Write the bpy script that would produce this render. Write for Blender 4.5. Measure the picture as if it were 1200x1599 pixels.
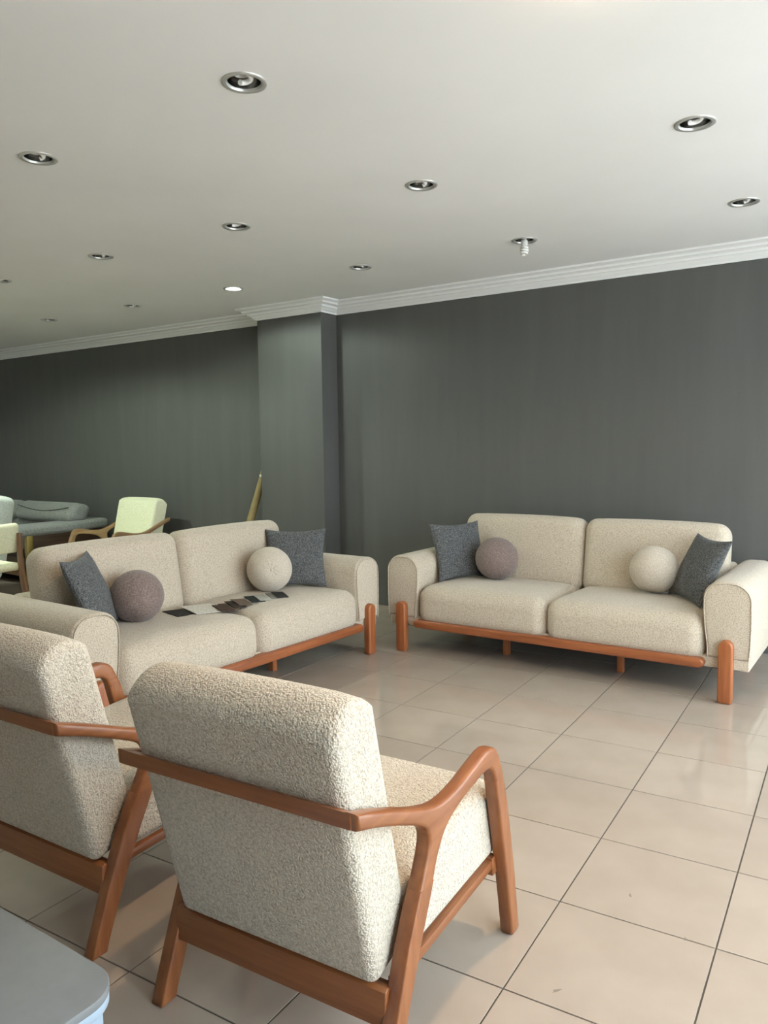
import bpy, bmesh, math, random
from mathutils import Vector, Matrix, Euler

random.seed(7)
for o in list(bpy.data.objects):
    bpy.data.objects.remove(o)
SC = bpy.context.scene
COL = SC.collection

# ---------------------------------------------------------------- camera
T = 0.45                      # floor tile module (m)
WA = math.radians(2.9)        # tile grid against the back wall
CAM = Vector((0.8389, -1.7447, 1.4139))
YAW, PITCH, ROLL, FPX = -0.600336, -0.0853839, -0.0134445, 1215.055
_f = Vector((math.sin(YAW) * math.cos(PITCH), math.cos(YAW) * math.cos(PITCH), math.sin(PITCH)))
_r = Vector((math.cos(YAW), -math.sin(YAW), 0))
_u = _r.cross(_f)
CR = math.cos(ROLL) * _r + math.sin(ROLL) * _u
CU = -math.sin(ROLL) * _r + math.cos(ROLL) * _u
CF = _f
cd = bpy.data.cameras.new('camera')
cd.sensor_fit = 'HORIZONTAL'; cd.sensor_width = 36.0; cd.lens = FPX / 1200 * 36.0
cd.clip_start = 0.02; cd.clip_end = 200
cam = bpy.data.objects.new('camera', cd); COL.objects.link(cam)
M = Matrix.Identity(4)
for i in range(3):
    M[i][0], M[i][1], M[i][2], M[i][3] = CR[i], CU[i], -CF[i], CAM[i]
cam.matrix_world = M
SC.camera = cam

def px(P):
    d = Vector(P) - CAM
    z = d.dot(CF)
    if z < 0.05: return None
    return (600 + FPX * d.dot(CR) / z, 799.5 - FPX * d.dot(CU) / z)
def at_z(x, y, z):
    d = (x - 600) * CR + (799.5 - y) * CU + FPX * CF
    return CAM + d * ((z - CAM.z) / d.z)

# ---------------------------------------------------------------- world, exposure
SC.view_settings.view_transform = 'Standard'
SC.view_settings.look = 'None'
SC.view_settings.gamma = 1.0
SC.view_settings.use_curve_mapping = False
SC.view_settings.exposure = 0.03
world = bpy.data.worlds.new('world'); SC.world = world
world.use_nodes = True
bg = world.node_tree.nodes['Background']
bg.inputs[0].default_value = (0.82, 0.91, 1.0, 1)
bg.inputs[1].default_value = 9.2

sd_ = bpy.data.lights.new('sun', 'SUN'); sd_.energy = 34; sd_.angle = math.radians(1.0); sd_.color = (1.0, 0.95, 0.88)
sun = bpy.data.objects.new('sun', sd_); COL.objects.link(sun)
sun.rotation_euler = Vector((0.45, 0.35, -1.0)).to_track_quat('-Z', 'Y').to_euler()   # shines over the roof onto the street

# ---------------------------------------------------------------- helpers
def link(o): COL.objects.link(o); return o
def tag(o, label=None, cat=None, group=None, kind=None):
    if label: o['label'] = label
    if cat: o['category'] = cat
    if group: o['group'] = group
    if kind: o['kind'] = kind
    return o
def empty(name, loc=(0, 0, 0), rz=0.0):
    o = bpy.data.objects.new(name, None); o.empty_display_size = 0.1
    link(o); o.location = loc; o.rotation_euler = (0, 0, rz)
    return o
def mesh_from(name, verts, faces, smooth=True, sharp=40):
    me = bpy.data.meshes.new(name)
    me.from_pydata([tuple(v) for v in verts], [], [tuple(f) for f in faces])
    me.validate(); me.update()
    bm = bmesh.new(); bm.from_mesh(me); bmesh.ops.recalc_face_normals(bm, faces=bm.faces); bm.to_mesh(me); bm.free()
    if smooth:
        me.shade_smooth()
        if sharp < 179: me.set_sharp_from_angle(angle=math.radians(sharp))
    return me
def add(name, me, mat, parent=None, loc=(0, 0, 0), rot=(0, 0, 0)):
    o = bpy.data.objects.new(name, me); link(o)
    o.location = loc; o.rotation_euler = rot
    if mat is not None and not me.materials: me.materials.append(mat)
    if parent: o.parent = parent
    return o
def copy_tree(o, parent=None):
    c = o.copy(); link(c); c.parent = parent
    for ch in list(o.children): copy_tree(ch, c)
    return c

def box_data(x0, x1, y0, y1, z0, z1):
    v = [(x, y, z) for z in (z0, z1) for y in (y0, y1) for x in (x0, x1)]
    f = [(0, 2, 3, 1), (4, 5, 7, 6), (0, 1, 5, 4), (2, 6, 7, 3), (0, 4, 6, 2), (1, 3, 7, 5)]
    return v, f
def box(name, b, mat, parent=None, bevel=0.0):
    v, f = box_data(*b)
    me = bpy.data.meshes.new(name)
    me.from_pydata(v, [], f)
    bm = bmesh.new(); bm.from_mesh(me)
    bmesh.ops.recalc_face_normals(bm, faces=bm.faces)
    if bevel > 0:
        bmesh.ops.bevel(bm, geom=bm.edges[:], offset=bevel, segments=3, profile=0.5, affect='EDGES')
    bm.to_mesh(me); bm.free()
    if bevel > 0:
        me.shade_smooth(); me.set_sharp_from_angle(angle=math.radians(35))
    return add(name, me, mat, parent)

def rbox_data(hx, hy, hz, r, m=4, k=8, deform=None):
    """rounded box around the origin, its faces finely divided so it can be shaped"""
    def axis(h):
        t = [r * math.tan(math.radians(45) * i / m) for i in range(m + 1)]
        a = [-(h - r) - t[m - i] for i in range(m)]
        n = k
        mid = [-(h - r) + 2 * (h - r) * i / n for i in range(n + 1)]
        b = [(h - r) + t[i] for i in range(1, m + 1)]
        return a + mid + b
    H = (hx, hy, hz); A = [axis(h) for h in H]
    vid, verts, faces = {}, [], []
    def vert(p):
        key = tuple(round(c, 6) for c in p)
        if key not in vid:
            inn = Vector([max(-(H[i] - r), min(H[i] - r, p[i])) for i in range(3)])
            d = Vector(p) - inn
            q = inn + d.normalized() * r if d.length > 1e-9 else Vector(p)
            vid[key] = len(verts); verts.append(q)
        return vid[key]
    for ax in range(3):
        u, w = [(1, 2), (0, 2), (0, 1)][ax]
        for s in (-1, 1):
            for i in range(len(A[u]) - 1):
                for j in range(len(A[w]) - 1):
                    q = []
                    for (a, b) in ((i, j), (i + 1, j), (i + 1, j + 1), (i, j + 1)):
                        p = [0, 0, 0]; p[ax] = s * H[ax]; p[u] = A[u][a]; p[w] = A[w][b]
                        q.append(vert(p))
                    faces.append(q)
    if deform: verts = [deform(v.copy()) for v in verts]
    return verts, faces
def rbox(name, h, r, mat, parent=None, loc=(0, 0, 0), rot=(0, 0, 0), deform=None, m=4, k=8):
    v, f = rbox_data(h[0], h[1], h[2], r, m, k, deform)
    return add(name, mesh_from(name, v, f, True, 179), mat, parent, loc, rot)

def extrude_mesh(name, pts, a0, a1, plane, bevel=0.0, cuts=(), seg=2, sharp=35):
    """outline pts (closed) pushed from a0 to a1 along the axis left over by plane ('yz','xz','xy');
    cuts = indices i of outline edges i->i+1 that stay unbevelled (joints)"""
    def P(p, a):
        if plane == 'yz': return (a, p[0], p[1])
        if plane == 'xz': return (p[0], a, p[1])
        return (p[0], p[1], a)
    n = len(pts)
    bm = bmesh.new()
    A = [bm.verts.new(P(p, a0)) for p in pts]
    B = [bm.verts.new(P(p, a1)) for p in pts]
    bm.faces.new(A); bm.faces.new(B)
    for i in range(n):
        j = (i + 1) % n
        bm.faces.new((A[i], A[j], B[j], B[i]))
    bmesh.ops.recalc_face_normals(bm, faces=bm.faces)
    if bevel > 0:
        es = []
        for L in (A, B):
            for i in range(n):
                if i in cuts: continue
                es.append(bm.edges.get((L[i], L[(i + 1) % n])))
        bmesh.ops.bevel(bm, geom=es, offset=bevel, segments=seg, profile=0.5, affect='EDGES', clamp_overlap=True)
    me = bpy.data.meshes.new(name); bm.to_mesh(me); bm.free()
    me.shade_smooth(); me.set_sharp_from_angle(angle=math.radians(sharp))
    return me

def tube_data(path, rad, seg=8, closed=False):
    n = len(path); verts, faces = [], []
    path = [Vector(p) for p in path]
    up = None
    for i, p in enumerate(path):
        if closed: t = path[(i + 1) % n] - path[i - 1]
        else: t = path[min(i + 1, n - 1)] - path[max(i - 1, 0)]
        t.normalize()
        if up is None:
            up = Vector((0, 0, 1)) if abs(t.z) < 0.9 else Vector((1, 0, 0))
        a = t.cross(up)
        if a.length < 1e-6: a = t.orthogonal()
        a.normalize(); b = a.cross(t).normalized(); up = b
        rr = rad(i / max(1, n - 1)) if callable(rad) else rad
        for k in range(seg):
            an = 2 * math.pi * k / seg
            verts.append(p + rr * (math.cos(an) * a + math.sin(an) * b))
    m = n if closed else n - 1
    for i in range(m):
        for k in range(seg):
            j = (i + 1) % n
            faces.append((i * seg + k, i * seg + (k + 1) % seg, j * seg + (k + 1) % seg, j * seg + k))
    if not closed:
        faces.append(list(range(seg))); faces.append(list(range((n - 1) * seg, n * seg)))
    return verts, faces
def tube(name, path, rad, mat, parent=None, seg=8, closed=False, loc=(0, 0, 0)):
    v, f = tube_data(path, rad, seg, closed)
    return add(name, mesh_from(name, v, f, True, 60), mat, parent, loc)
def lathe_data(prof, n=32):
    verts, faces = [], []
    for (r, z) in prof:
        for k in range(n):
            a = 2 * math.pi * k / n
            verts.append((r * math.cos(a), r * math.sin(a), z))
    for i in range(len(prof) - 1):
        for k in range(n):
            faces.append((i * n + k, i * n + (k + 1) % n, (i + 1) * n + (k + 1) % n, (i + 1) * n + k))
    return verts, faces
def arc(cx, cy, r, a0, a1, n):
    return [(cx + r * math.cos(math.radians(a0 + (a1 - a0) * i / n)), cy + r * math.sin(math.radians(a0 + (a1 - a0) * i / n))) for i in range(n + 1)]

# ---------------------------------------------------------------- materials
def mat_new(name):
    m = bpy.data.materials.new(name); m.use_nodes = True
    nt = m.node_tree; b = nt.nodes['Principled BSDF']
    return m, nt, b
def nd(nt, t, **kw):
    n = nt.nodes.new(t)
    for k, v in kw.items():
        if k in n.inputs: n.inputs[k].default_value = v
        else: setattr(n, k, v)
    return n
def coords(nt, scale=(1, 1, 1), kind='Object'):
    tc = nd(nt, 'ShaderNodeTexCoord'); mp = nd(nt, 'ShaderNodeMapping')
    mp.inputs['Scale'].default_value = scale
    nt.links.new(tc.outputs[kind], mp.inputs['Vector'])
    return mp.outputs[0]
def ramp(nt, fac, stops):
    r = nd(nt, 'ShaderNodeValToRGB')
    e = r.color_ramp.elements
    while len(e) < len(stops): e.new(0.5)
    for i, (p, c) in enumerate(stops):
        e[i].position = p; e[i].color = (*c, 1)
    nt.links.new(fac, r.inputs[0])
    return r.outputs[0]
def bump(nt, b, h, strength, dist):
    n = nd(nt, 'ShaderNodeBump'); n.inputs['Strength'].default_value = strength; n.inputs['Distance'].default_value = dist
    nt.links.new(h, n.inputs['Height']); nt.links.new(n.outputs[0], b.inputs['Normal'])

def fabric(name, dark, mid, light, loop=170, bmp=0.9, dist=0.004, sheen=0.25):
    m, nt, b = mat_new(name)
    v = coords(nt)
    vo = nd(nt, 'ShaderNodeTexVoronoi', Scale=loop); nt.links.new(v, vo.inputs['Vector'])
    no = nd(nt, 'ShaderNodeTexNoise', Scale=loop * 0.55, Detail=3.0); nt.links.new(v, no.inputs['Vector'])
    mx = nd(nt, 'ShaderNodeMath', operation='MULTIPLY_ADD')
    nt.links.new(vo.outputs['Distance'], mx.inputs[0]); mx.inputs[1].default_value = -0.55
    nt.links.new(no.outputs[0], mx.inputs[2])
    ad = nd(nt, 'ShaderNodeMath', operation='ADD'); nt.links.new(mx.outputs[0], ad.inputs[0]); ad.inputs[1].default_value = 0.25
    c = ramp(nt, ad.outputs[0], [(0.22, dark), (0.47, mid), (0.75, light)])
    nt.links.new(c, b.inputs['Base Color'])
    b.inputs['Roughness'].default_value = 0.95
    b.inputs['Specular IOR Level'].default_value = 0.1
    b.inputs['Sheen Weight'].default_value = sheen; b.inputs['Sheen Roughness'].default_value = 0.5
    bump(nt, b, ad.outputs[0], bmp, dist)
    return m
def wood(name, dark, light, rough=0.38, axis=2):
    m, nt, b = mat_new(name)
    sc = [38, 38, 38]; sc[axis] = 2.2
    v = coords(nt, tuple(sc))
    n1 = nd(nt, 'ShaderNodeTexNoise', Scale=1.0, Detail=6.0, Roughness=0.6); nt.links.new(v, n1.inputs['Vector'])
    c = ramp(nt, n1.outputs[0], [(0.3, dark), (0.72, light)])
    nt.links.new(c, b.inputs['Base Color'])
    b.inputs['Roughness'].default_value = rough
    b.inputs['Coat Weight'].default_value = 0.15; b.inputs['Coat Roughness'].default_value = 0.2
    bump(nt, b, n1.outputs[0], 0.08, 0.001)
    return m
def plain(name, col, rough=0.6, metal=0.0, spec=0.5, noise=0.0, nscale=6.0):
    m, nt, b = mat_new(name)
    if noise > 0:
        n1 = nd(nt, 'ShaderNodeTexNoise', Scale=nscale, Detail=4.0); nt.links.new(coords(nt), n1.inputs['Vector'])
        lo = tuple(c * (1 - noise) for c in col); hi = tuple(min(1, c * (1 + noise)) for c in col)
        nt.links.new(ramp(nt, n1.outputs[0], [(0.3, lo), (0.7, hi)]), b.inputs['Base Color'])
    else: b.inputs['Base Color'].default_value = (*col, 1)
    b.inputs['Roughness'].default_value = rough; b.inputs['Metallic'].default_value = metal
    b.inputs['Specular IOR Level'].default_value = spec
    return m
def glow(name, col, s):
    m, nt, b = mat_new(name)
    b.inputs['Base Color'].default_value = (0.8, 0.8, 0.8, 1)
    b.inputs['Emission Color'].default_value = (*col, 1); b.inputs['Emission Strength'].default_value = s
    return m

M_CREAM = fabric('cream_boucle', (0.45, 0.383, 0.300), (0.59, 0.517, 0.418), (0.70, 0.628, 0.525), 210, 1.0, 0.006)
M_SOFA = fabric('cream_sofa_fabric', (0.39, 0.325, 0.243), (0.525, 0.450, 0.355), (0.62, 0.545, 0.445), 250, 0.8, 0.003)
M_GREYP = fabric('charcoal_cushion_fabric', (0.036, 0.038, 0.039), (0.090, 0.093, 0.095), (0.20, 0.205, 0.21), 260, 0.6, 0.002, 0.1)
M_MAUVE = fabric('mauve_cushion_fabric', (0.13, 0.092, 0.082), (0.20, 0.15, 0.135), (0.28, 0.22, 0.20), 260, 0.4, 0.0015, 0.2)
M_BALL = fabric('cream_velour', (0.43, 0.37, 0.30), (0.53, 0.465, 0.38), (0.62, 0.55, 0.46), 260, 0.3, 0.0015, 0.2)
M_WHITEF = fabric('ivory_fabric', (0.68, 0.67, 0.46), (0.80, 0.79, 0.57), (0.87, 0.86, 0.66), 170, 0.4, 0.003)
M_GREYF = fabric('grey_sofa_fabric', (0.17, 0.175, 0.165), (0.24, 0.245, 0.235), (0.32, 0.325, 0.31), 150, 0.4, 0.003)
M_PALEF = fabric('pale_grey_fabric', (0.42, 0.46, 0.43), (0.56, 0.60, 0.56), (0.68, 0.71, 0.67), 150, 0.4, 0.003)
M_WOOD = wood('cherry_wood', (0.185, 0.058, 0.018), (0.31, 0.112, 0.037), 0.36, 2)
M_WOODX = wood('cherry_wood_rail', (0.185, 0.058, 0.018), (0.31, 0.112, 0.037), 0.36, 0)
M_WOODY = wood('cherry_wood_arm', (0.185, 0.058, 0.018), (0.31, 0.112, 0.037), 0.36, 1)
M_BEAM = wood('red_beech_rail', (0.20, 0.055, 0.018), (0.37, 0.12, 0.042), 0.38, 0)
M_LEG = wood('red_beech_leg', (0.24, 0.068, 0.021), (0.42, 0.14, 0.048), 0.38, 2)
M_OAK = wood('tan_oak', (0.22, 0.125, 0.060), (0.34, 0.205, 0.105), 0.4, 1)
M_WALNUT = wood('walnut', (0.12, 0.055, 0.025), (0.24, 0.115, 0.055), 0.4, 2)
M_DARKW = wood('dark_stained_wood', (0.035, 0.018, 0.010), (0.08, 0.04, 0.02), 0.45, 1)
M_BRASS = plain('brass', (0.45, 0.33, 0.12), 0.3, 0.9)
M_DARK = plain('underside_cloth', (0.02, 0.02, 0.02), 0.95)
M_CHROME = plain('brushed_nickel', (0.62, 0.62, 0.60), 0.32, 0.55)
M_REFL = plain('lamp_reflector', (0.30, 0.30, 0.29), 0.22, 1.0)
M_BULB = plain('bulb_glass_white', (0.92, 0.92, 0.90), 0.2)
M_SOCK = plain('socket_plastic', (0.72, 0.72, 0.70), 0.5)
M_CEIL = plain('ceiling_paint', (0.87, 0.868, 0.865), 0.9, 0, 0.2, 0.02, 1.5)
M_CORN = plain('cornice_plaster', (0.86, 0.865, 0.86), 0.7, 0, 0.3)
M_TABLE = plain('grey_lacquer', (0.19, 0.20, 0.21), 0.42, 0, 0.4, 0.04, 30)
M_TABLES = plain('grey_lacquer_daylit', (0.33, 0.41, 0.50), 0.4, 0, 0.4)  # table sides: cool window daylight put into the colour, paler than the top
M_KRAFT = plain('kraft_paper', (0.27, 0.20, 0.085), 0.55, 0, 0.4, 0.12, 14)
M_FOIL = plain('clear_wrap', (0.75, 0.77, 0.75), 0.15, 0.1, 0.8)
M_FRAME = plain('window_frame_aluminium', (0.35, 0.36, 0.37), 0.45, 0.6)
M_LIGHTW = plain('pale_wall_paint', (0.62, 0.61, 0.58), 0.85, 0, 0.2)
M_PAVE = plain('pavement_concrete', (0.36, 0.36, 0.35), 0.9, 0, 0.2, 0.15, 3)

def mat_wall():
    m, nt, b = mat_new('dark_grey_wall_paint')
    n1 = nd(nt, 'ShaderNodeTexNoise', Scale=1.0, Detail=5.0, Roughness=0.6); nt.links.new(coords(nt, (7, 7, 0.7)), n1.inputs['Vector'])
    c = ramp(nt, n1.outputs[0], [(0.25, (0.094, 0.094, 0.090)), (0.75, (0.112, 0.112, 0.106))])
    nt.links.new(c, b.inputs['Base Color'])
    b.inputs['Roughness'].default_value = 0.62; b.inputs['Specular IOR Level'].default_value = 0.35
    n2 = nd(nt, 'ShaderNodeTexNoise', Scale=60.0, Detail=3.0); nt.links.new(coords(nt), n2.inputs['Vector'])
    bump(nt, b, n2.outputs[0], 0.08, 0.002)
    return m
M_WALL = mat_wall()
def mat_tile():
    m, nt, b = mat_new('beige_ceramic_tile')
    n1 = nd(nt, 'ShaderNodeTexNoise', Scale=5.0, Detail=5.0); nt.links.new(coords(nt, kind='Object'), n1.inputs['Vector'])
    oi = nd(nt, 'ShaderNodeObjectInfo')
    ad = nd(nt, 'ShaderNodeMath', operation='MULTIPLY_ADD'); nt.links.new(oi.outputs['Random'], ad.inputs[0]); ad.inputs[1].default_value = 0.25
    nt.links.new(n1.outputs[0], ad.inputs[2])
    c = ramp(nt, ad.outputs[0], [(0.3, (0.365, 0.298, 0.243)), (0.95, (0.43, 0.357, 0.297))])
    nt.links.new(c, b.inputs['Base Color'])
    n2 = nd(nt, 'ShaderNodeTexNoise', Scale=9.0, Detail=3.0); nt.links.new(coords(nt, kind='Object'), n2.inputs['Vector'])
    mr = nd(nt, 'ShaderNodeMapRange'); nt.links.new(n2.outputs[0], mr.inputs[0])
    mr.inputs[3].default_value = 0.045; mr.inputs[4].default_value = 0.09
    nt.links.new(mr.outputs[0], b.inputs['Roughness'])
    b.inputs['Specular IOR Level'].default_value = 0.5
    n3 = nd(nt, 'ShaderNodeTexNoise', Scale=3.0, Detail=1.0); nt.links.new(coords(nt, kind='Object'), n3.inputs['Vector'])
    bump(nt, b, n3.outputs[0], 0.02, 0.01)
    return m
M_TILE = mat_tile()
M_SCUFF = plain('scuff', (0.20, 0.16, 0.125), 0.7)
M_GROUT = plain('grout', (0.10, 0.085, 0.07), 0.95)
def mat_glass():
    m = bpy.data.materials.new('window_glass'); m.use_nodes = True
    nt = m.node_tree; nt.nodes.clear()
    out = nd(nt, 'ShaderNodeOutputMaterial'); mx = nd(nt, 'ShaderNodeMixShader')
    tr = nd(nt, 'ShaderNodeBsdfTransparent'); gl = nd(nt, 'ShaderNodeBsdfGlossy'); gl.inputs['Roughness'].default_value = 0.02
    tr.inputs[0].default_value = (0.94, 0.96, 0.95, 1)
    mx.inputs[0].default_value = 0.06
    nt.links.new(tr.outputs[0], mx.inputs[1]); nt.links.new(gl.outputs[0], mx.inputs[2]); nt.links.new(mx.outputs[0], out.inputs[0])
    return m
M_GLASS = mat_glass()

# ---------------------------------------------------------------- the room
XL, XR, YB, YF, ZC = -10.2, 1.75, 3.87, -4.0, 2.68
PX0, PX1, PY = -4.25, -3.495, 3.65          # pier on the back wall

def struct(o): o['kind'] = 'structure'; return o
wall_back = struct(box('wall_back', (XL - .2, XR + .2, YB, YB + .2, -.12, ZC + .3), M_WALL))
struct(box('wall_pier', (PX0, PX1, PY, YB + .01, -.003, ZC + .02), M_WALL, bevel=0.004))
struct(box('wall_left', (XL - .2, XL, YF - .2, YB, -.12, ZC + .3), M_LIGHTW))
struct(box('wall_front', (XL, XR + .2, YF - .2, YF, -.12, ZC + .3), M_LIGHTW))
floor = struct(box('floor', (XL, XR, YF, YB, -.12, -.0025), M_GROUT))
struct(box('pavement_outside', (XR + .2, XR + 14, -14, 14, -.2, -.05), M_PAVE))

# floor tiles: every tile in view is an object, the rest one mesh
GAP = 0.005
cw, sw = math.cos(WA), math.sin(WA)
def tw(a, b): return (T * (cw * a - sw * b), T * (sw * a + cw * b))
def clip(poly, ax, lim, keep_less):
    out = []
    for i in range(len(poly)):
        p, q = poly[i], poly[(i + 1) % len(poly)]
        ip = (p[ax] <= lim) if keep_less else (p[ax] >= lim)
        iq = (q[ax] <= lim) if keep_less else (q[ax] >= lim)
        if ip: out.append(p)
        if ip != iq:
            t = (lim - p[ax]) / (q[ax] - p[ax]); out.append((p[0] + t * (q[0] - p[0]), p[1] + t * (q[1] - p[1])))
    return out
def tile_data(poly, base=0):
    n = len(poly); cx = sum(p[0] for p in poly) / n; cy = sum(p[1] for p in poly) / n
    e = 0.0003; v = []
    for z, ins in ((-.010, 0), (-e, 0), (0, e)):
        for p in poly:
            d = math.hypot(p[0] - cx, p[1] - cy) or 1
            v.append((p[0] + (cx - p[0]) / d * ins * 1.4, p[1] + (cy - p[1]) / d * ins * 1.4, z))
    f = [[base + 2 * n + i for i in range(n)]]
    for k in (0, 1):
        for i in range(n):
            j = (i + 1) % n; f.append([base + k * n + i, base + k * n + j, base + (k + 1) * n + j, base + (k + 1) * n + i])
    return v, f
h = T / 2 - GAP / 2
v, f = tile_data([(-h, -h), (h, -h), (h, h), (-h, h)])
tile_me = mesh_from('tile', v, f, False); tile_me.materials.append(M_TILE)
rest_v, rest_f = [], []
cand = []
for a in range(-26, 10):
    for b in range(-14, 12):
        c = tw(a + .5, b + .5)
        g = GAP / 2 / T
        poly = [tw(a + g, b + g), tw(a + 1 - g, b + g), tw(a + 1 - g, b + 1 - g), tw(a + g, b + 1 - g)]
        full = all(XL < p[0] < XR and YF < p[1] < YB for p in poly)
        if not full:
            for ax, lim, kl in ((0, XL, False), (0, XR, True), (1, YF, False), (1, YB, True)):
                if poly: poly = clip(poly, ax, lim, kl)
            if len(poly) < 3: continue
            ar = abs(sum(poly[i][0] * poly[(i + 1) % len(poly)][1] - poly[(i + 1) % len(poly)][0] * poly[i][1] for i in range(len(poly)))) / 2
            if ar < 1e-4: continue
        seen = False; dist = 99
        for p in poly:
            q = px((p[0], p[1], 0))
            if q and -40 < q[0] < 1240 and q[1] < 1640: seen = True
        dist = (Vector((c[0], c[1], 0)) - CAM).length
        cand.append((0 if seen else 1, dist, full, c, poly))
cand.sort(key=lambda t: (t[0], t[1]))
for i, (ns, dist, full, c, poly) in enumerate(cand):
    if ns == 0 and i < 290:
        if full:
            add('tile', tile_me, None, floor, (c[0], c[1], 0), (0, 0, WA))
        else:
            v, f = tile_data([(p[0] - c[0], p[1] - c[1]) for p in poly])
            add('tile', mesh_from('tile', v, f, False), M_TILE, floor, (c[0], c[1], 0))
    else:
        v, f = tile_data(poly, len(rest_v)); rest_v += v; rest_f += f
o = add('remaining_tiles', mesh_from('remaining_tiles', rest_v, rest_f, False), M_TILE, floor); o['kind'] = 'stuff'

# ceiling with a round hole for every recessed lamp
ROWS = {'a': [(-1.145, .326), (-2.368, .311), (-3.60, .30), (.092, .345), (-4.85, .29)],
        'b': [(.057, 1.635), (-1.212, 1.613), (-2.441, 1.583), (-3.65, 1.547), (-4.865, 1.551), (-6.10, 1.54)],
        'c': [(.029, 2.875), (-1.239, 2.885), (-2.479, 2.850), (-3.731, 2.836), (-4.969, 2.828), (-6.217, 2.807)]}
HR, LP = 0.066, 0.15
cv, cf = [], []
def quad(x0, x1, y0, y1):
    b = len(cv); cv.extend([(x0, y0, ZC), (x1, y0, ZC), (x1, y1, ZC), (x0, y1, ZC)]); cf.append((b, b + 1, b + 2, b + 3))
ybands = []
ycur = YF
for k in ('a', 'b', 'c'):
    ym = sum(p[1] for p in ROWS[k]) / len(ROWS[k]); y0, y1 = ym - LP, ym + LP
    quad(XL, XR, ycur, y0)
    xs = sorted(ROWS[k]); xc = XL
    for (lx, ly) in xs:
        quad(xc, lx - LP, y0, y1); xc = lx + LP
        n = 32; b = len(cv)
        for i in range(n):
            an = 2 * math.pi * i / n + math.pi / 4
            c_, s_ = math.cos(an), math.sin(an)
            cv.append((lx + HR * c_, ly + HR * s_, ZC))
            s = 1 / max(abs(c_), abs(s_))
            ex, ey = lx + LP * c_ * s, ly + LP * s_ * s
            ey = y0 if (abs(s_) >= abs(c_) - 1e-9 and s_ < 0) else y1 if (abs(s_) >= abs(c_) - 1e-9) else ly + (ey - ly)
            ey = max(y0, min(y1, ey))
            if abs(abs(c_) - abs(s_)) < 1e-6: ex = lx + LP * (1 if c_ > 0 else -1); ey = y1 if s_ > 0 else y0
            cv.append((ex, ey, ZC))
        for i in range(n):
            j = (i + 1) % n; cf.append((b + 2 * i, b + 2 * i + 1, b + 2 * j + 1, b + 2 * j))
    quad(xc, XR, y0, y1)
    ycur = y1
quad(XL, XR, ycur, YB)
me = bpy.data.meshes.new('ceiling'); me.from_pydata(cv, [], cf); me.update()
for p in me.polygons:
    if p.normal.z > 0: p.flip()
ceiling = struct(add('ceiling', me, M_CEIL))
struct(box('ceiling_void', (XL - .2, XR + .2, YF - .2, YB + .2, ZC + .3, ZC + .4), M_DARK))

# cornice swept round the pier
prof = [(0, 2.578), (0.012, 2.578), (0.016, 2.590), (0.034, 2.600), (0.050, 2.616), (0.060, 2.618), (0.066, 2.632), (0.088, 2.642), (0.098, 2.643), (0.104, 2.656), (0.128, 2.664), (0.140, 2.668), (0.142, 2.681), (0, 2.681)]
path = [(XL, YB), (PX0, YB), (PX0, PY), (PX1, PY), (PX1, YB), (XR, YB)]
def miter(path, d):
    out = []
    for i, p in enumerate(path):
        ns = []
        for (a, b) in ((i - 1, i), (i, i + 1)):
            if a < 0 or b >= len(path): continue
            dx, dy = path[b][0] - path[a][0], path[b][1] - path[a][1]; L = math.hypot(dx, dy)
            ns.append((dy / L, -dx / L))
        if len(ns) == 1: out.append((p[0] + ns[0][0] * d, p[1] + ns[0][1] * d))
        else: out.append((p[0] + (ns[0][0] + ns[1][0]) * d, p[1] + (ns[0][1] + ns[1][1]) * d))
    return out
vv, ff = [], []
for (d, z) in prof:
    for (x, y) in miter(path, d): vv.append((x, y, z))
n = len(path)
for i in range(len(prof)):
    j = (i + 1) % len(prof)
    for k in range(n - 1): ff.append((i * n + k, i * n + k + 1, j * n + k + 1, j * n + k))
struct(add('trim_1', mesh_from('trim_1', vv, ff, True, 20), M_CORN))

# storefront glazing on the right
wr = struct(box('wall_right', (XR, XR + .2, YF, YB, ZC - .14, ZC + .3), M_LIGHTW))
struct(box('trim_2', (XR, XR + .2, YF, YB, -.12, .12), M_FRAME))
ys = [-1.4, -0.1, 1.2, 2.5, 3.80]
struct(box('wall_corner', (XR, XR + .2, YF, ys[0], -.12, ZC - .13), M_LIGHTW))
for i in range(4):
    y0, y1 = ys[i], ys[i + 1]
    w = struct(box('window_%d' % (i + 1), (XR + .09, XR + .10, y0 + .03, y1 - .03, .12, ZC - .14), M_GLASS))
    for (a, b) in ((y0, y0 + .04), (y1 - .04, y1)):
        box('window_frame', (XR + .04, XR + .15, a, b, .12, ZC - .14), M_FRAME, w)
    box('transom', (XR + .05, XR + .14, y0 + .04, y1 - .04, 2.05, 2.10), M_FRAME, w)

# ---------------------------------------------------------------- recessed lamps
ringp = [(HR - .006, .020), (HR - .008, .004), (HR - .004, -.004), (.074, -.006), (.080, -.003), (.081, .001), (HR, .001)]
bowlp = [(HR - .007, .012), (HR - .008, .004), (.056, .030), (.050, .060), (.036, .085), (.018, .095), (.001, .096)]
ring_me = mesh_from('rim', *lathe_data(ringp, 40), True, 50); ring_me.materials.append(M_CHROME)
bowl_me = mesh_from('reflector', *lathe_data(bowlp, 40), True, 60); bowl_me.materials.append(M_REFL)
def spiral(turns, r, z0, z1, n=56):
    P = []
    for i in range(n + 1):
        t = i / n; a = t * turns * 2 * math.pi
        rr = r * (0.55 + 0.45 * math.sin(math.pi * min(1, 0.15 + t * 0.85)))
        P.append((rr * math.cos(a), rr * math.sin(a), z0 + (z1 - z0) * t))
    return P
v, f = tube_data(spiral(2.2, .032, .070, .004), .0095, 8)
bulb_me = mesh_from('spiral_bulb', v, f, True, 80); bulb_me.materials.append(M_BULB)
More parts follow.
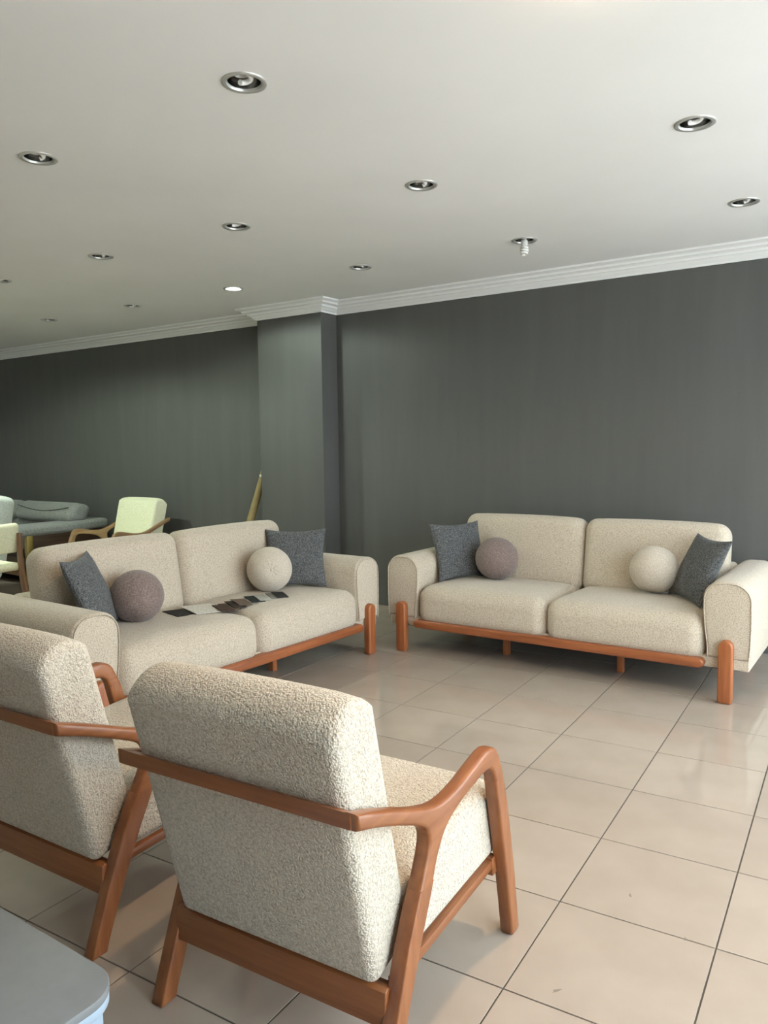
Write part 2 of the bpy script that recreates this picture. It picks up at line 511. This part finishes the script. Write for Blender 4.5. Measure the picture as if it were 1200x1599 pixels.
v, f = lathe_data([(.001, .10), (.017, .10), (.017, .078), (.013, .074), (.001, .074)], 20)
sock_me = mesh_from('lamp_socket', v, f, True, 50); sock_me.materials.append(M_SOCK)
v, f = tube_data(spiral(3.4, .021, -.038, -.092, 80), .0075, 8)
hang_me = mesh_from('spiral_bulb', v, f, True, 80); hang_me.materials.append(M_BULB)
v, f = lathe_data([(.001, .09), (.014, .09), (.014, .0), (.021, -.004), (.021, -.034), (.012, -.040), (.001, -.040)], 24)
hsock_me = mesh_from('lamp_socket', v, f, True, 50); hsock_me.materials.append(M_SOCK)
v, f = lathe_data([(.001, -.004), (.030, -.003), (.044, .004), (.050, .016), (.050, .03)], 32)
disc_me = mesh_from('lit_bulb', v, f, True, 80)

def lamp(x, y, kind='off', label=None, col=(1, 1, 1), power=0, strength=20, group=None, drop=0.0):
    e = empty('recessed_ceiling_lamp', (x, y, ZC), random.uniform(0, 6.28))
    tag(e, label, 'ceiling lamp', group)
    add('rim', ring_me, None, e); add('reflector', bowl_me, None, e)
    if kind == 'off':
        add('spiral_bulb', bulb_me, None, e); add('lamp_socket', sock_me, None, e)
    elif kind == 'hang':
        add('spiral_bulb', hang_me, None, e); add('lamp_socket', hsock_me, None, e)
    else:
        me = disc_me.copy(); me.materials.clear()
        add('lit_bulb', me, glow('lamp_glow_%d_%d' % (x * 100, y * 100), col, strength), e, (0, 0, -drop))
        if drop: add('lamp_socket', hsock_me, None, e)
        ld = bpy.data.lights.new('lamp_light', 'SPOT'); ld.energy = power; ld.color = col; ld.shadow_soft_size = 0.045; ld.spot_size = math.radians(166); ld.spot_blend = 0.25
        lo = bpy.data.objects.new('lamp_light', ld); link(lo); lo.parent = e; lo.location = (0, 0, -.012 - drop)
    return e
WHERE = {(.029, 2.875): 'beside the cornice, above the sofa end farthest from pier',
         (-2.479, 2.850): 'between the lit lamp and the lamp with the hanging bulb',
         (-4.969, 2.828): 'beside the lit lamp, on the ivory armchair side of the pier',
         (-6.217, 2.807): 'last in the row beside the cornice, above the grey sofa',
         (.057, 1.635): 'of the middle row, one step out from the wall sofa',
         (-1.212, 1.613): 'of the middle row, abreast of the lamp with the hanging bulb',
         (-2.441, 1.583): 'of the middle row, above the sofa holding the swatches',
         (-3.65, 1.547): 'of the middle row, abreast of the lit lamp by the pier',
         (-4.865, 1.551): 'of the middle row, above the white dining chair',
         (-1.145, .326): 'largest in view, its spiral bulb showing, above the boucle armchairs',
         (-2.368, .311): 'of the outer row, above the near arm of the swatch sofa',
         (-3.60, .30): 'of the outer row, behind the sofa holding the swatches'}
LIT = {(-3.731, 2.836): ('lit white recessed ceiling lamp in front of the grey wall pier', (0.86, 1.0, 0.86), 60, 40),
       (.092, .345): ('lit warm recessed ceiling lamp above the open tiled floor', (1.0, 0.70, 0.42), 110, 30),
       (-6.10, 1.54): ('lit greenish recessed ceiling lamp above the grey sofa end of the room', (0.84, 1.0, 0.82), 230, 20),
       (-4.85, .29): ('lit greenish recessed ceiling lamp far behind the sofa with swatches', (0.86, 1.0, 0.84), 130, 20)}
for k in ROWS:
    for p in ROWS[k]:
        if p in LIT:
            L_ = LIT[p]; lamp(p[0], p[1], 'lit', L_[0], L_[1], L_[2], L_[3], drop=.065 if p[0] > 0 else 0.0)
        elif p == (-1.239, 2.885):
            lamp(p[0], p[1], 'hang', 'recessed ceiling lamp whose spiral bulb hangs down below the ceiling')
        else:
            lamp(p[0], p[1], 'off', 'unlit recessed ceiling lamp ' + WHERE[p], group='unlit recessed ceiling lamps')

# ---------------------------------------------------------------- sofas
def arm_profile(side):
    """front outline of an arm in (x, z): rounded top, slightly waisted on the inside"""
    o = [(.118, .238), (.124, .30), (.128, .42), (.126, .52)]
    o += arc(.026, .56, .100, 0, 90, 7)
    o += arc(-.030, .562, .098, 90, 180, 7)
    o += [(-.128, .50), (-.120, .40), (-.108, .32), (-.104, .238)]
    return [(p[0] * side, p[1]) for p in o]
def pill_leg(w, d, z0, z1):
    """upright flattened pill"""
    hw, r = w / 2, w / 2
    pts = arc(0, z1 - r, r, 0, 180, 12) + [(-hw, z0 + .018)] + [(-hw * .86, z0 + .004), (-hw * .7, z0), (hw * .7, z0), (hw * .86, z0 + .004), (hw, z0 + .018)]
    return pts
def make_sofa(loc, rz, label):
    s = empty('sofa', loc, rz); tag(s, label, 'sofa')
    for sd in (-1, 1):
        a = add('arm', extrude_mesh('arm', arm_profile(sd), 0.0, .95, 'xz', .022, seg=4, sharp=60), M_SOFA, s, (sd * 1.04, 0, 0))
        pp = [(x * .93 + 0.0, -.0015, .238 + (z - .238) * .975) for (x, z) in arm_profile(sd)]
        tube('piping', pp, .0032, M_SOFA, a, 6)
        add('front_leg', extrude_mesh('front_leg', pill_leg(.076, .05, 0, .347), -.040, .012, 'xz', .02, seg=4, sharp=60), M_LEG, s, (sd * 1.04, 0, 0))
        add('rear_leg', extrude_mesh('rear_leg', pill_leg(.07, .05, 0, .22), .86, .91, 'xz', .018, seg=3, sharp=60), M_LEG, s, (sd * 1.0, 0, 0))
        box('middle_leg', (sd * .385 - .02, sd * .385 + .02, .25, .29, 0, .20), M_LEG, s, .004)
        # seat cushion
        def pf(v):
            u, w = v.x / .462, v.y / .365
            if v.z > 0: v.z += .022 * max(0, 1 - u ** 4) * max(0, 1 - w ** 4) * (v.z / .130)
            if v.y < 0: v.y -= .012 * max(0, 1 - u ** 4) * max(0, 1 - (v.z / .13) ** 2)
            return v
        rbox('seat_cushion', (.4615, .365, .130), .082, M_SOFA, s, (sd * .4605, .340, .322), (math.radians(-1.0), 0, 0), pf, 5, 10)
        def bf(v):
            u, w = v.x / .457, v.z / .25
            if v.y < 0: v.y -= .022 * max(0, 1 - u ** 4) * max(0, 1 - w ** 4)
            if v.z > 0: v.z += .008 * max(0, 1 - u * u) - .012 * max(0, (abs(u) - .75) / .25) ** 2
            return v
        rbox('back_cushion', (.4575, .095, .252), .070, M_SOFA, s, (sd * .4580, .722, .646), (math.radians(-9), 0, 0), bf, 5, 10)
    box('base_frame', (-1.152, 1.152, .014, .938, .178, .241), M_SOFA, s, .008)
    box('underside', (-1.10, 1.10, .05, .91, .168, .180), M_DARK, s)
    box('back_frame', (-.93, .93, .76, .945, .236, .640), M_SOFA, s, .03)
    bp = arc(.905, .2075, .0275, -90, 90, 8) + arc(-.905, .2075, .0275, 90, 270, 8)
    add('front_rail', extrude_mesh('front_rail', bp, -.048, .016, 'xz', .012, seg=3, sharp=60), M_BEAM, s)
    return s
SR = make_sofa((-1.009, 2.690, 0), 0.0, 'cream boucle two-seat sofa standing parallel to the dark grey wall')
SL = make_sofa((-2.228, 1.450, 0), math.radians(88.6), 'cream boucle two-seat sofa with fabric swatches spread on its seat')

# ---------------------------------------------------------------- cushions
def pillow_mesh(a=.210, th=.062, n=18):
    V, F = [], []
    def P(u, v, s):
        k = (1 - u * u) * (1 - v * v)
        x = a * u * (1 - .115 * (1 - v * v)); z = a * v * (1 - .115 * (1 - u * u))
        w = .004 * math.sin(9 * u + 4 * v) * k + .003 * math.sin(13 * v - 5 * u) * k
        return (x, s * (th * (max(k, 0) ** .42)) + w, z)
    idx = {}
    for s in (-1, 1):
        for i in range(n + 1):
            for j in range(n + 1):
                u, v = math.sin(math.pi / 2 * (2 * i / n - 1)), math.sin(math.pi / 2 * (2 * j / n - 1))
                edge = i in (0, n) or j in (0, n)
                if edge and s == 1: idx[(1, i, j)] = idx[(-1, i, j)]; continue
                idx[(s, i, j)] = len(V); V.append(P(u, v, s))
        for i in range(n):
            for j in range(n):
                F.append((idx[(s, i, j)], idx[(s, i + 1, j)], idx[(s, i + 1, j + 1)], idx[(s, i, j + 1)]))
    return mesh_from('square_cushion', V, F, True, 179)
def place_pillow(loc, yaw, tilt, label, roll=0.0):
    e = empty('square_cushion', loc); e.rotation_mode = 'QUATERNION'
    e.rotation_quaternion = (Matrix.Rotation(yaw, 4, 'Z') @ Matrix.Rotation(tilt, 4, 'X') @ Matrix.Rotation(roll, 4, 'Y')).to_quaternion()
    tag(e, label, 'cushion', 'charcoal square cushions on the sofas')
    c = add('cover', pillow_mesh(), M_GREYP, e)
    b = .2085; P = []
    for (u0, v0, u1, v1) in ((-1, -1, 1, -1), (1, -1, 1, 1), (1, 1, -1, 1), (-1, 1, -1, -1)):
        for i in range(8):
            t = i / 8; u = u0 + (u1 - u0) * t; v = v0 + (v1 - v0) * t
            P.append((b * u * (1 - .115 * (1 - v * v)), 0, b * v * (1 - .115 * (1 - u * u))))
    tube('seam', P, .0025, M_GREYP, e, 6, True)
    return e
# yaw 0 faces -y; tilt < 0 leans the top backwards
place_pillow((-1.834, 3.10, .660), math.radians(62), math.radians(-20), 'charcoal square cushion in the corner beside the mauve ball, sofa along the wall')
place_pillow((-.205, 3.085, .658), math.radians(-52), math.radians(-26), 'charcoal square cushion between the cream ball and the arm, sofa along the wall')
place_pillow((-2.630, 2.250, .660), math.radians(39), math.radians(-26), 'charcoal square cushion behind the cream ball on the sofa with swatches')
place_pillow((-2.700, .705, .668), math.radians(128), math.radians(-23), 'charcoal square cushion beside the mauve ball on the sofa with swatches')

def ball(loc, r, mat, label, pole=None, pleat=True):
    nU, nV = 40, 24; V, F = [], []
    for j in range(nV + 1):
        th = math.pi * j / nV
        for i in range(nU):
            ph = 2 * math.pi * i / nU
            d = min(th, math.pi - th)
            k = math.exp(-(d / .28) ** 2)
            rr = r * (1 - .085 * k + (.012 * math.cos(ph * 10) * math.exp(-(d / .5) ** 2) * min(1, d / .15) if pleat else 0))
            V.append((rr * math.sin(th) * math.cos(ph), rr * math.sin(th) * math.sin(ph), rr * math.cos(th)))
    for j in range(nV):
        for i in range(nU):
            F.append((j * nU + i, j * nU + (i + 1) % nU, (j + 1) * nU + (i + 1) % nU, (j + 1) * nU + i))
    me = mesh_from('cover', V, F, True, 179)
    bm = bmesh.new(); bm.from_mesh(me); bmesh.ops.remove_doubles(bm, verts=bm.verts, dist=1e-5); bm.to_mesh(me); bm.free()
    e = empty('ball_cushion', loc); e.rotation_mode = 'QUATERNION'
    e.rotation_quaternion = Vector(pole if pole else (0, 0, 1)).to_track_quat('Z', 'Y')
    tag(e, label, 'cushion', 'ball cushions on the sofas')
    add('cover', me, mat, e)
    v, f = lathe_data([(.001, .005), (.006, .004), (.009, 0), (.006, -.004), (.001, -.005)], 14)
    add('tuft_button', mesh_from('tuft_button', v, f, True, 179), mat, e, (0, 0, r * .918))
    return e
ball(at_z(776, 872, 0.618), .148, M_MAUVE, 'mauve ball cushion on the sofa along the wall', (-.3, .5, .8))
ball(at_z(1022, 889, 0.622), .148, M_BALL, 'cream ball cushion on the sofa along the wall', (.1, .4, .9))
ball(at_z(214, 931, 0.606), .145, M_MAUVE, 'mauve ball cushion on the sofa with swatches', (-.4, .6, .7))
ball(at_z(421, 889, 0.614), .148, M_BALL, 'cream ball cushion with gathered pleats, on the sofa with swatches', (.74, -.66, .12))

# ---------------------------------------------------------------- armchairs
UP = [(-.102, .700), (-.05, .684), (0, .666), (.06, .643), (.118, .619), (.17, .600), (.215, .586), (.25, .579), (.29, .577), (.33, .579), (.371, .585), (.42, .595), (.47, .605), (.51, .612), (.537, .612), (.56, .606), (.578, .596), (.592, .580), (.604, .556)]
FLEG_F = [(.620, .522), (.651, .430), (.680, .316), (.708, .190), (.732, .06), (.742, .006), (.738, 0)]
FLEG_R = [(.694, 0), (.690, .004), (.672, .10), (.650, .20), (.626, .30), (.600, .40), (.582, .470), (.573, .505)]
ARM_LO = [(.566, .526), (.556, .543), (.540, .553), (.515, .557), (.48, .556), (.442, .551), (.39, .543), (.345, .534), (.315, .526), (.290, .516), (.268, .502), (.250, .484), (.236, .465), (.222, .440), (.210, .413)]
RLEG_F = [(.188, .370), (.156, .312), (.126, .248), (.098, .188), (.062, .105), (.032, .030), (.024, .004), (.020, 0)]
RLEG_R = [(-.026, 0), (-.029, .004), (-.014, .045), (.012, .115), (.037, .180), (.064, .248), (.092, .315), (.122, .372), (.146, .413)]
ARM_RE = [(.168, .452), (.183, .482), (.191, .505), (.191, .524), (.184, .540), (.170, .553), (.150, .566), (.12, .580), (.06, .606), (0, .630), (-.05, .648), (-.100, .664)]
SIDE_TH = .040
def make_armchair(loc, rz, label, fab, group=None):
    e = empty('armchair', loc, rz); tag(e, label, 'armchair', group)
    arm_pts = UP + [FLEG_F[0]] + [FLEG_R[-1]] + ARM_LO + [RLEG_R[-1]] + ARM_RE
    c1 = len(UP)                       # edge FLEG_F[0] -> FLEG_R[-1]
    c2 = len(UP) + 2 + len(ARM_LO) - 1   # edge ARM_LO[-1] -> RLEG_R[-1]
    fl = FLEG_F + FLEG_R
    rl = [ARM_LO[-1]] + RLEG_F + RLEG_R
    for sd in (-1, 1):
        x0, x1 = sd * .328 - SIDE_TH / 2, sd * .328 + SIDE_TH / 2
        add('arm', extrude_mesh('arm', arm_pts, x0, x1, 'yz', .010, {c1, c2}, 3, 60), M_WOODY, e)
        add('front_leg', extrude_mesh('front_leg', fl, x0, x1, 'yz', .010, {len(fl) - 1}, 3, 60), M_WOOD, e)
        add('rear_leg', extrude_mesh('rear_leg', rl, x0, x1, 'yz', .010, {len(rl) - 1}, 3, 60), M_WOOD, e)
        sp = [(.09, .204), (.652, .226), (.648, .252), (.09, .232)]
        add('side_rail', extrude_mesh('side_rail', sp, sd * .302 - .011, sd * .302 + .011, 'yz', .003, (), 2), M_WOODY, e)
    # rails across
    add('back_rail', extrude_mesh('back_rail', [(-.103, .665), (-.078, .657), (-.076, .690), (-.103, .699)], -.330, .330, 'yz', .004, (), 3), M_WOODX, e)
    add('rear_rail', extrude_mesh('rear_rail', [(.036, .150), (.066, .150), (.090, .222), (.052, .236), (.040, .230)], -.316, .316, 'yz', .004, (), 3), M_WOODX, e)
    add('front_rail', extrude_mesh('front_rail', [(.625, .205), (.655, .205), (.648, .258), (.618, .258)], -.316, .316, 'yz', .004, (), 3), M_WOODX, e)
    # seat cushion
    def sf(v):
        u, w = v.x / .304, v.y / .275
        if v.z > 0: v.z += (.018 * max(0, 1 - u ** 4) * max(0, 1 - w ** 4) + .018 * w) * (v.z / .1)
        return v
    rbox('seat_cushion', (.304, .275, .10), .034, fab, e, (0, .415, .338), (math.radians(1.5), 0, 0), sf, 5, 10)
    # back cushion, reclined
    tilt = math.atan2(.160, .63)
    def bf(v):
        u, w = v.x / .296, v.z / .335
        if v.y > 0: v.y += .014 * max(0, 1 - u ** 4) * max(0, 1 - w ** 4)
        else: v.y -= .004 * max(0, 1 - u ** 4) * max(0, 1 - w ** 4)
        if v.z > 0: v.z += .006 * (1 - u * u)
        if w > .72: v.z -= .042 * ((w - .72) / .28) ** 1.5 * (v.y / .082) ** 2 + .012 * ((w - .72) / .28) * max(0, (abs(u) - .8) / .2) ** 2
        v.x *= 1 + .012 * w
        return v
    cx = Vector((0, -.045 + .0, .555)) + Vector((0, math.cos(tilt), math.sin(tilt))) * .082
    rbox('back_cushion', (.298, .082, .334), .026, fab, e, cx, (tilt, 0, 0), bf, 6, 10)
    return e
CH1 = make_armchair((-.381, -.496, 0), .0538, 'cream boucle armchair with cherry wood frame, open tiled floor at its right arm', M_CREAM, 'cream boucle armchairs')
CH2 = make_armchair((-1.342, -.509, 0), .033, 'cream boucle armchair between its twin and the arm of the swatch sofa', M_CREAM, 'cream boucle armchairs')
CH3 = make_armchair((-5.86, 3.52, 0), math.radians(180), 'ivory armchair with wooden arms backed against the grey wall', M_WHITEF)
for c in CH3.children:
    if 'cushion' not in c.name: c.data.materials[0] = M_OAK

# ---------------------------------------------------------------- grey low table in the foreground
tb = empty('side_table', (-.70, -1.25, 0)); tag(tb, 'grey low table with rounded corners and sides tinted pale blue by daylight', 'table')
def rrect(x0, x1, y0, y1, r, n=10):
    return arc(x1 - r, y1 - r, r, 0, 90, n) + arc(x0 + r, y1 - r, r, 90, 180, n) + arc(x0 + r, y0 + r, r, 180, 270, n) + arc(x1 - r, y0 + r, r, 270, 360, n)
TX0, TX1, TY0, TY1 = -.42, .388, -.34, .338
add('table_top', extrude_mesh('table_top', rrect(TX0, TX1, TY0, TY1, .075), .432, .450, 'xy', .003, (), 2), M_TABLE, tb)
add('edge_band', extrude_mesh('edge_band', rrect(TX0 + .001, TX1 - .001, TY0 + .001, TY1 - .001, .075), .414, .433, 'xy', .002, (), 2), M_TABLES, tb)
add('body', extrude_mesh('body', rrect(TX0 + .012, TX1 - .012, TY0 + .012, TY1 - .012, .068), .03, .416, 'xy', .003, (), 2), M_TABLES, tb)
add('plinth', extrude_mesh('plinth', rrect(TX0 + .04, TX1 - .04, TY0 + .04, TY1 - .04, .05), 0, .032, 'xy', .002, (), 2), M_DARK, tb)
for yy in (.10, -.20):
    box('side_panel', (TX1 - .016, TX1 - .008, yy - .145, yy + .145, .05, .40), M_TABLES, tb, .002)

# ---------------------------------------------------------------- fabric swatches on the seat
SWZ = .474
def swatch(cx, cy, w, l, rz, z, col, label, tilt=0.0, cat='swatch'):
    V, F = [], []
    n = 6
    for k, zz in enumerate((0, .003)):
        for i in range(n + 1):
            t = i / n - .5
            for x in (-w / 2, w / 2):
                V.append((x, t * l, zz + .003 * math.cos(t * 3) - .003))
    m2 = 2 * (n + 1)
    for i in range(n):
        a = 2 * i
        F.append((a, a + 1, a + 3, a + 2)); F.append((m2 + a, m2 + a + 2, m2 + a + 3, m2 + a + 1))
        F.append((a, a + 2, m2 + a + 2, m2 + a)); F.append((a + 1, m2 + a + 1, m2 + a + 3, a + 3))
    F.append((0, m2, m2 + 1, 1)); F.append((2 * n, 2 * n + 1, m2 + 2 * n + 1, m2 + 2 * n))
    mt = fabric('swatch_cloth', tuple(c * .6 for c in col), col, tuple(min(1, c * 1.35) for c in col), 400, .4, .001, 0)
    o = add('fabric_swatch', mesh_from('fabric_swatch', V, F, True, 40), mt, None, (cx, cy, z), (0, tilt, rz))
    tag(o, label, cat, 'fabric swatches on the sofa seat')
    return o
sw_list = [((280, 957), (.035, .033, .03), 'black fabric swatch lying next to the mauve ball cushion', 74, .10, .17),
           ((318, 951), (.66, .63, .57), 'ivory lace swatch lying next to the black swatch', 70, .17, .22),
           ((349, 951), (.075, .052, .04), 'dark brown fabric swatch lowest in the fanned row', 62, .07, .17),
           ((358, 947), (.11, .08, .062), 'brown fabric swatch second in the fanned row', 62, .07, .17),
           ((368, 944), (.045, .035, .03), 'black-brown fabric swatch third in the fanned row', 62, .07, .17),
           ((377, 941.5), (.15, .115, .092), 'light brown fabric swatch fourth in the fanned row', 62, .07, .17),
           ((388, 939), (.28, .27, .24), 'grey fabric swatch at the middle of the fanned row', 60, .07, .17),
           ((398, 936), (.03, .037, .036), 'dark green-black fabric swatch past the grey swatch', 58, .075, .17),
           ((409, 934.5), (.42, .42, .38), 'pale grey fabric swatch in the fanned row', 58, .06, .16),
           ((419, 932.5), (.72, .71, .67), 'white fabric swatch in the fanned row', 56, .06, .16),
           ((428, 931), (.24, .24, .225), 'mid grey fabric swatch beside the white swatch', 56, .06, .16),
           ((437, 930), (.04, .04, .04), 'black fabric swatch at the end of the row under the cream ball', 54, .065, .16)]
for i, (q, col, lab, ang, w_, l_) in enumerate(sw_list):
    P = at_z(q[0], q[1], SWZ)
    swatch(P.x, P.y, w_ * 1.15, l_ * 1.22, math.radians(ang), SWZ + .0035 * (i % 3), col, lab, math.radians(2))

# ---------------------------------------------------------------- rolled tube leaning in the corner by the pier
e = empty('leaning_roll', (-4.58, 3.52, 0)); tag(e, 'tan rolled tube with clear wrapped tip leaning beside the wall pier', 'roll')
top = Vector((.255, .285, 1.25)); 
tube('roll_body', [top * t for t in (0.012, .25, .5, .75, .965)], lambda t: .046 - .014 * t, M_KRAFT, e, 20)
tube('wrapped_tip', [top * t for t in (.955, .975, .99, 1.015, 1.05)], lambda t: .030 * (1 - t) + .005, M_FOIL, e, 12)
tube('tape_band', [top * t for t in (.90, .915)], .0355, M_FOIL, e, 20)

# ---------------------------------------------------------------- grey sofa at the far end
g = empty('grey_sofa', (-7.55, 3.10, 0)); tag(g, 'grey upholstered sofa with headrest rolls against the far wall', 'sofa')
GX = .78                                          # arm outer edge in local x
padpts = [(-.46, .0), (-.46, 0)]
# arm pad: wide slab, nose rounded and dipping at the front
ap = []
def gp(v):
    v.z += .03 * max(0, (v.y - .1)) - .02 * max(0, -v.y - .35)
    return v
rbox('arm_pad', (.20, .585, .052), .038, M_GREYF, g, (GX - .20, .11, .565), (0, 0, 0), gp, 4, 8)
rbox('arm_pad', (.20, .585, .052), .038, M_GREYF, g, (-GX - .90 + .20, .11, .565), (0, 0, 0), gp, 4, 8)
for sx in (GX - .045, -GX - .86):
    box('arm_panel', (sx - .02, sx + .02, -.24, .66, .16, .53), M_DARKW, g, .004)
    box('arm_post', (sx - .03, sx + .03, -.30, -.23, 0, .53), M_BRASS, g, .006)
    box('rear_post', (sx - .03, sx + .03, .60, .66, 0, .53), M_DARKW, g, .006)
box('seat_base', (-GX - .82, GX - .08, -.34, .62, .16, .30), M_DARKW, g, .01)
for i in range(2):
    xa = -GX - .62 + i * .76
    rbox('seat_cushion', (.378, .36, .085), .05, M_GREYF, g, (xa + .48, -.02, .375), (0, 0, 0), None, 4, 6)
    rbox('back_cushion', (.41, .11, .19), .06, M_GREYF, g, (xa + .48, .46, .56), (math.radians(-10), 0, 0), None, 4, 6)
for i in range(2):
    def hf(v):
        v.y += .03 * math.sin(v.z * 12)
        return v
    c = rbox('headrest', (.55, .13, .118), .085, M_GREYF, g, (GX - .68 - i * 1.14, .42, .695), (math.radians(-14), 0, 0), hf, 5, 8)
    P = [(-.50 + 1.0 * t, -.132, .045 - .05 * math.sin(math.pi * t)) for t in [k / 16 for k in range(17)]]
    tube('seam', P, .004, M_DARK, c, 6)

# ---------------------------------------------------------------- pale armchair and white dining chair at the left edge
pc = empty('tub_chair', (-6.45, 2.11, 0), math.radians(150)); tag(pc, 'pale grey upholstered tub chair in front of the grey sofa', 'chair')
rbox('seat', (.30, .29, .12), .06, M_PALEF, pc, (0, .10, .34), (0, 0, 0), None, 4, 6)
def tf(v):
    v.y += -.25 * (v.x / .34) ** 2 * -1
    return v
rbox('backrest', (.34, .075, .355), .06, M_PALEF, pc, (0, -.20, .62), (math.radians(10), 0, 0), tf, 4, 8)
for (sx, sy) in ((-.24, -.12), (.24, -.12), (-.24, .32), (.24, .32)):
    tube('leg', [(sx, sy, .24), (sx * 1.06, sy * 1.06, 0)], lambda t: .019 - .006 * t, M_WALNUT, pc, 10)

dc = empty('dining_chair', (-5.27, 1.62, 0), math.radians(90)); tag(dc, 'white padded dining chair with walnut frame behind the swatch sofa', 'chair')
# local: faces +y (world -x); rear legs at y = 0
def stile(x):
    P = [(x, -.115, 0), (x, -.075, .14), (x, -.035, .28), (x, -.010, .42), (x, .0, .56), (x, -.012, .72)]
    return P
for sd in (-1, 1):
    v, f = [], []
    pts = [(-.150, 0), (-.105, 0), (-.050, .16), (-.008, .30), (.016, .42), (.022, .56), (.012, .735), (-.032, .735), (-.034, .56), (-.046, .42), (-.084, .28), (-.120, .14)]
    add('rear_leg', extrude_mesh('rear_leg', pts, sd * .205 - .014, sd * .205 + .014, 'yz', .006, (), 2, 50), M_WALNUT, dc)
    fpts = [(.40, 0), (.43, 0), (.425, .42), (.385, .42)]
    add('front_leg', extrude_mesh('front_leg', fpts, sd * .205 - .014, sd * .205 + .014, 'yz', .005, (), 2, 50), M_WALNUT, dc)
    add('side_rail', extrude_mesh('side_rail', [(-.03, .375), (.40, .385), (.40, .425), (-.015, .415)], sd * .205 - .010, sd * .205 + .010, 'yz', .004, (), 2, 50), M_WALNUT, dc)
box('front_rail', (-.20, .20, .39, .415, .385, .425), M_WALNUT, dc, .004)
rbox('seat', (.225, .22, .032), .030, M_WHITEF, dc, (0, .225, .452), (0, 0, 0), None, 4, 8)
def df(v):
    v.y += .28 * v.x * v.x
    return v
rbox('backrest', (.225, .032, .125), .031, M_WHITEF, dc, (0, .040, .690), (math.radians(8), 0, 0), df, 4, 8)

# ---------------------------------------------------------------- small scuff marks on the tiles
for (qx, qy, r_) in ((870, 1547, .010), (985, 1398, .009), (1070, 1466, .007)):
    P = at_z(qx, qy, 0.0003); n = 9; pts = []
    for i in range(n):
        a = 2 * math.pi * i / n; k = r_ * random.uniform(.5, 1.2)
        pts.append((k * 1.5 * math.cos(a), k * .6 * math.sin(a), 0))
    me = bpy.data.meshes.new('scuff_mark'); me.from_pydata(pts, [], [list(range(n))]); me.update()
    add('scuff_mark', me, M_SCUFF, floor, P, (0, 0, random.uniform(0, 3)))
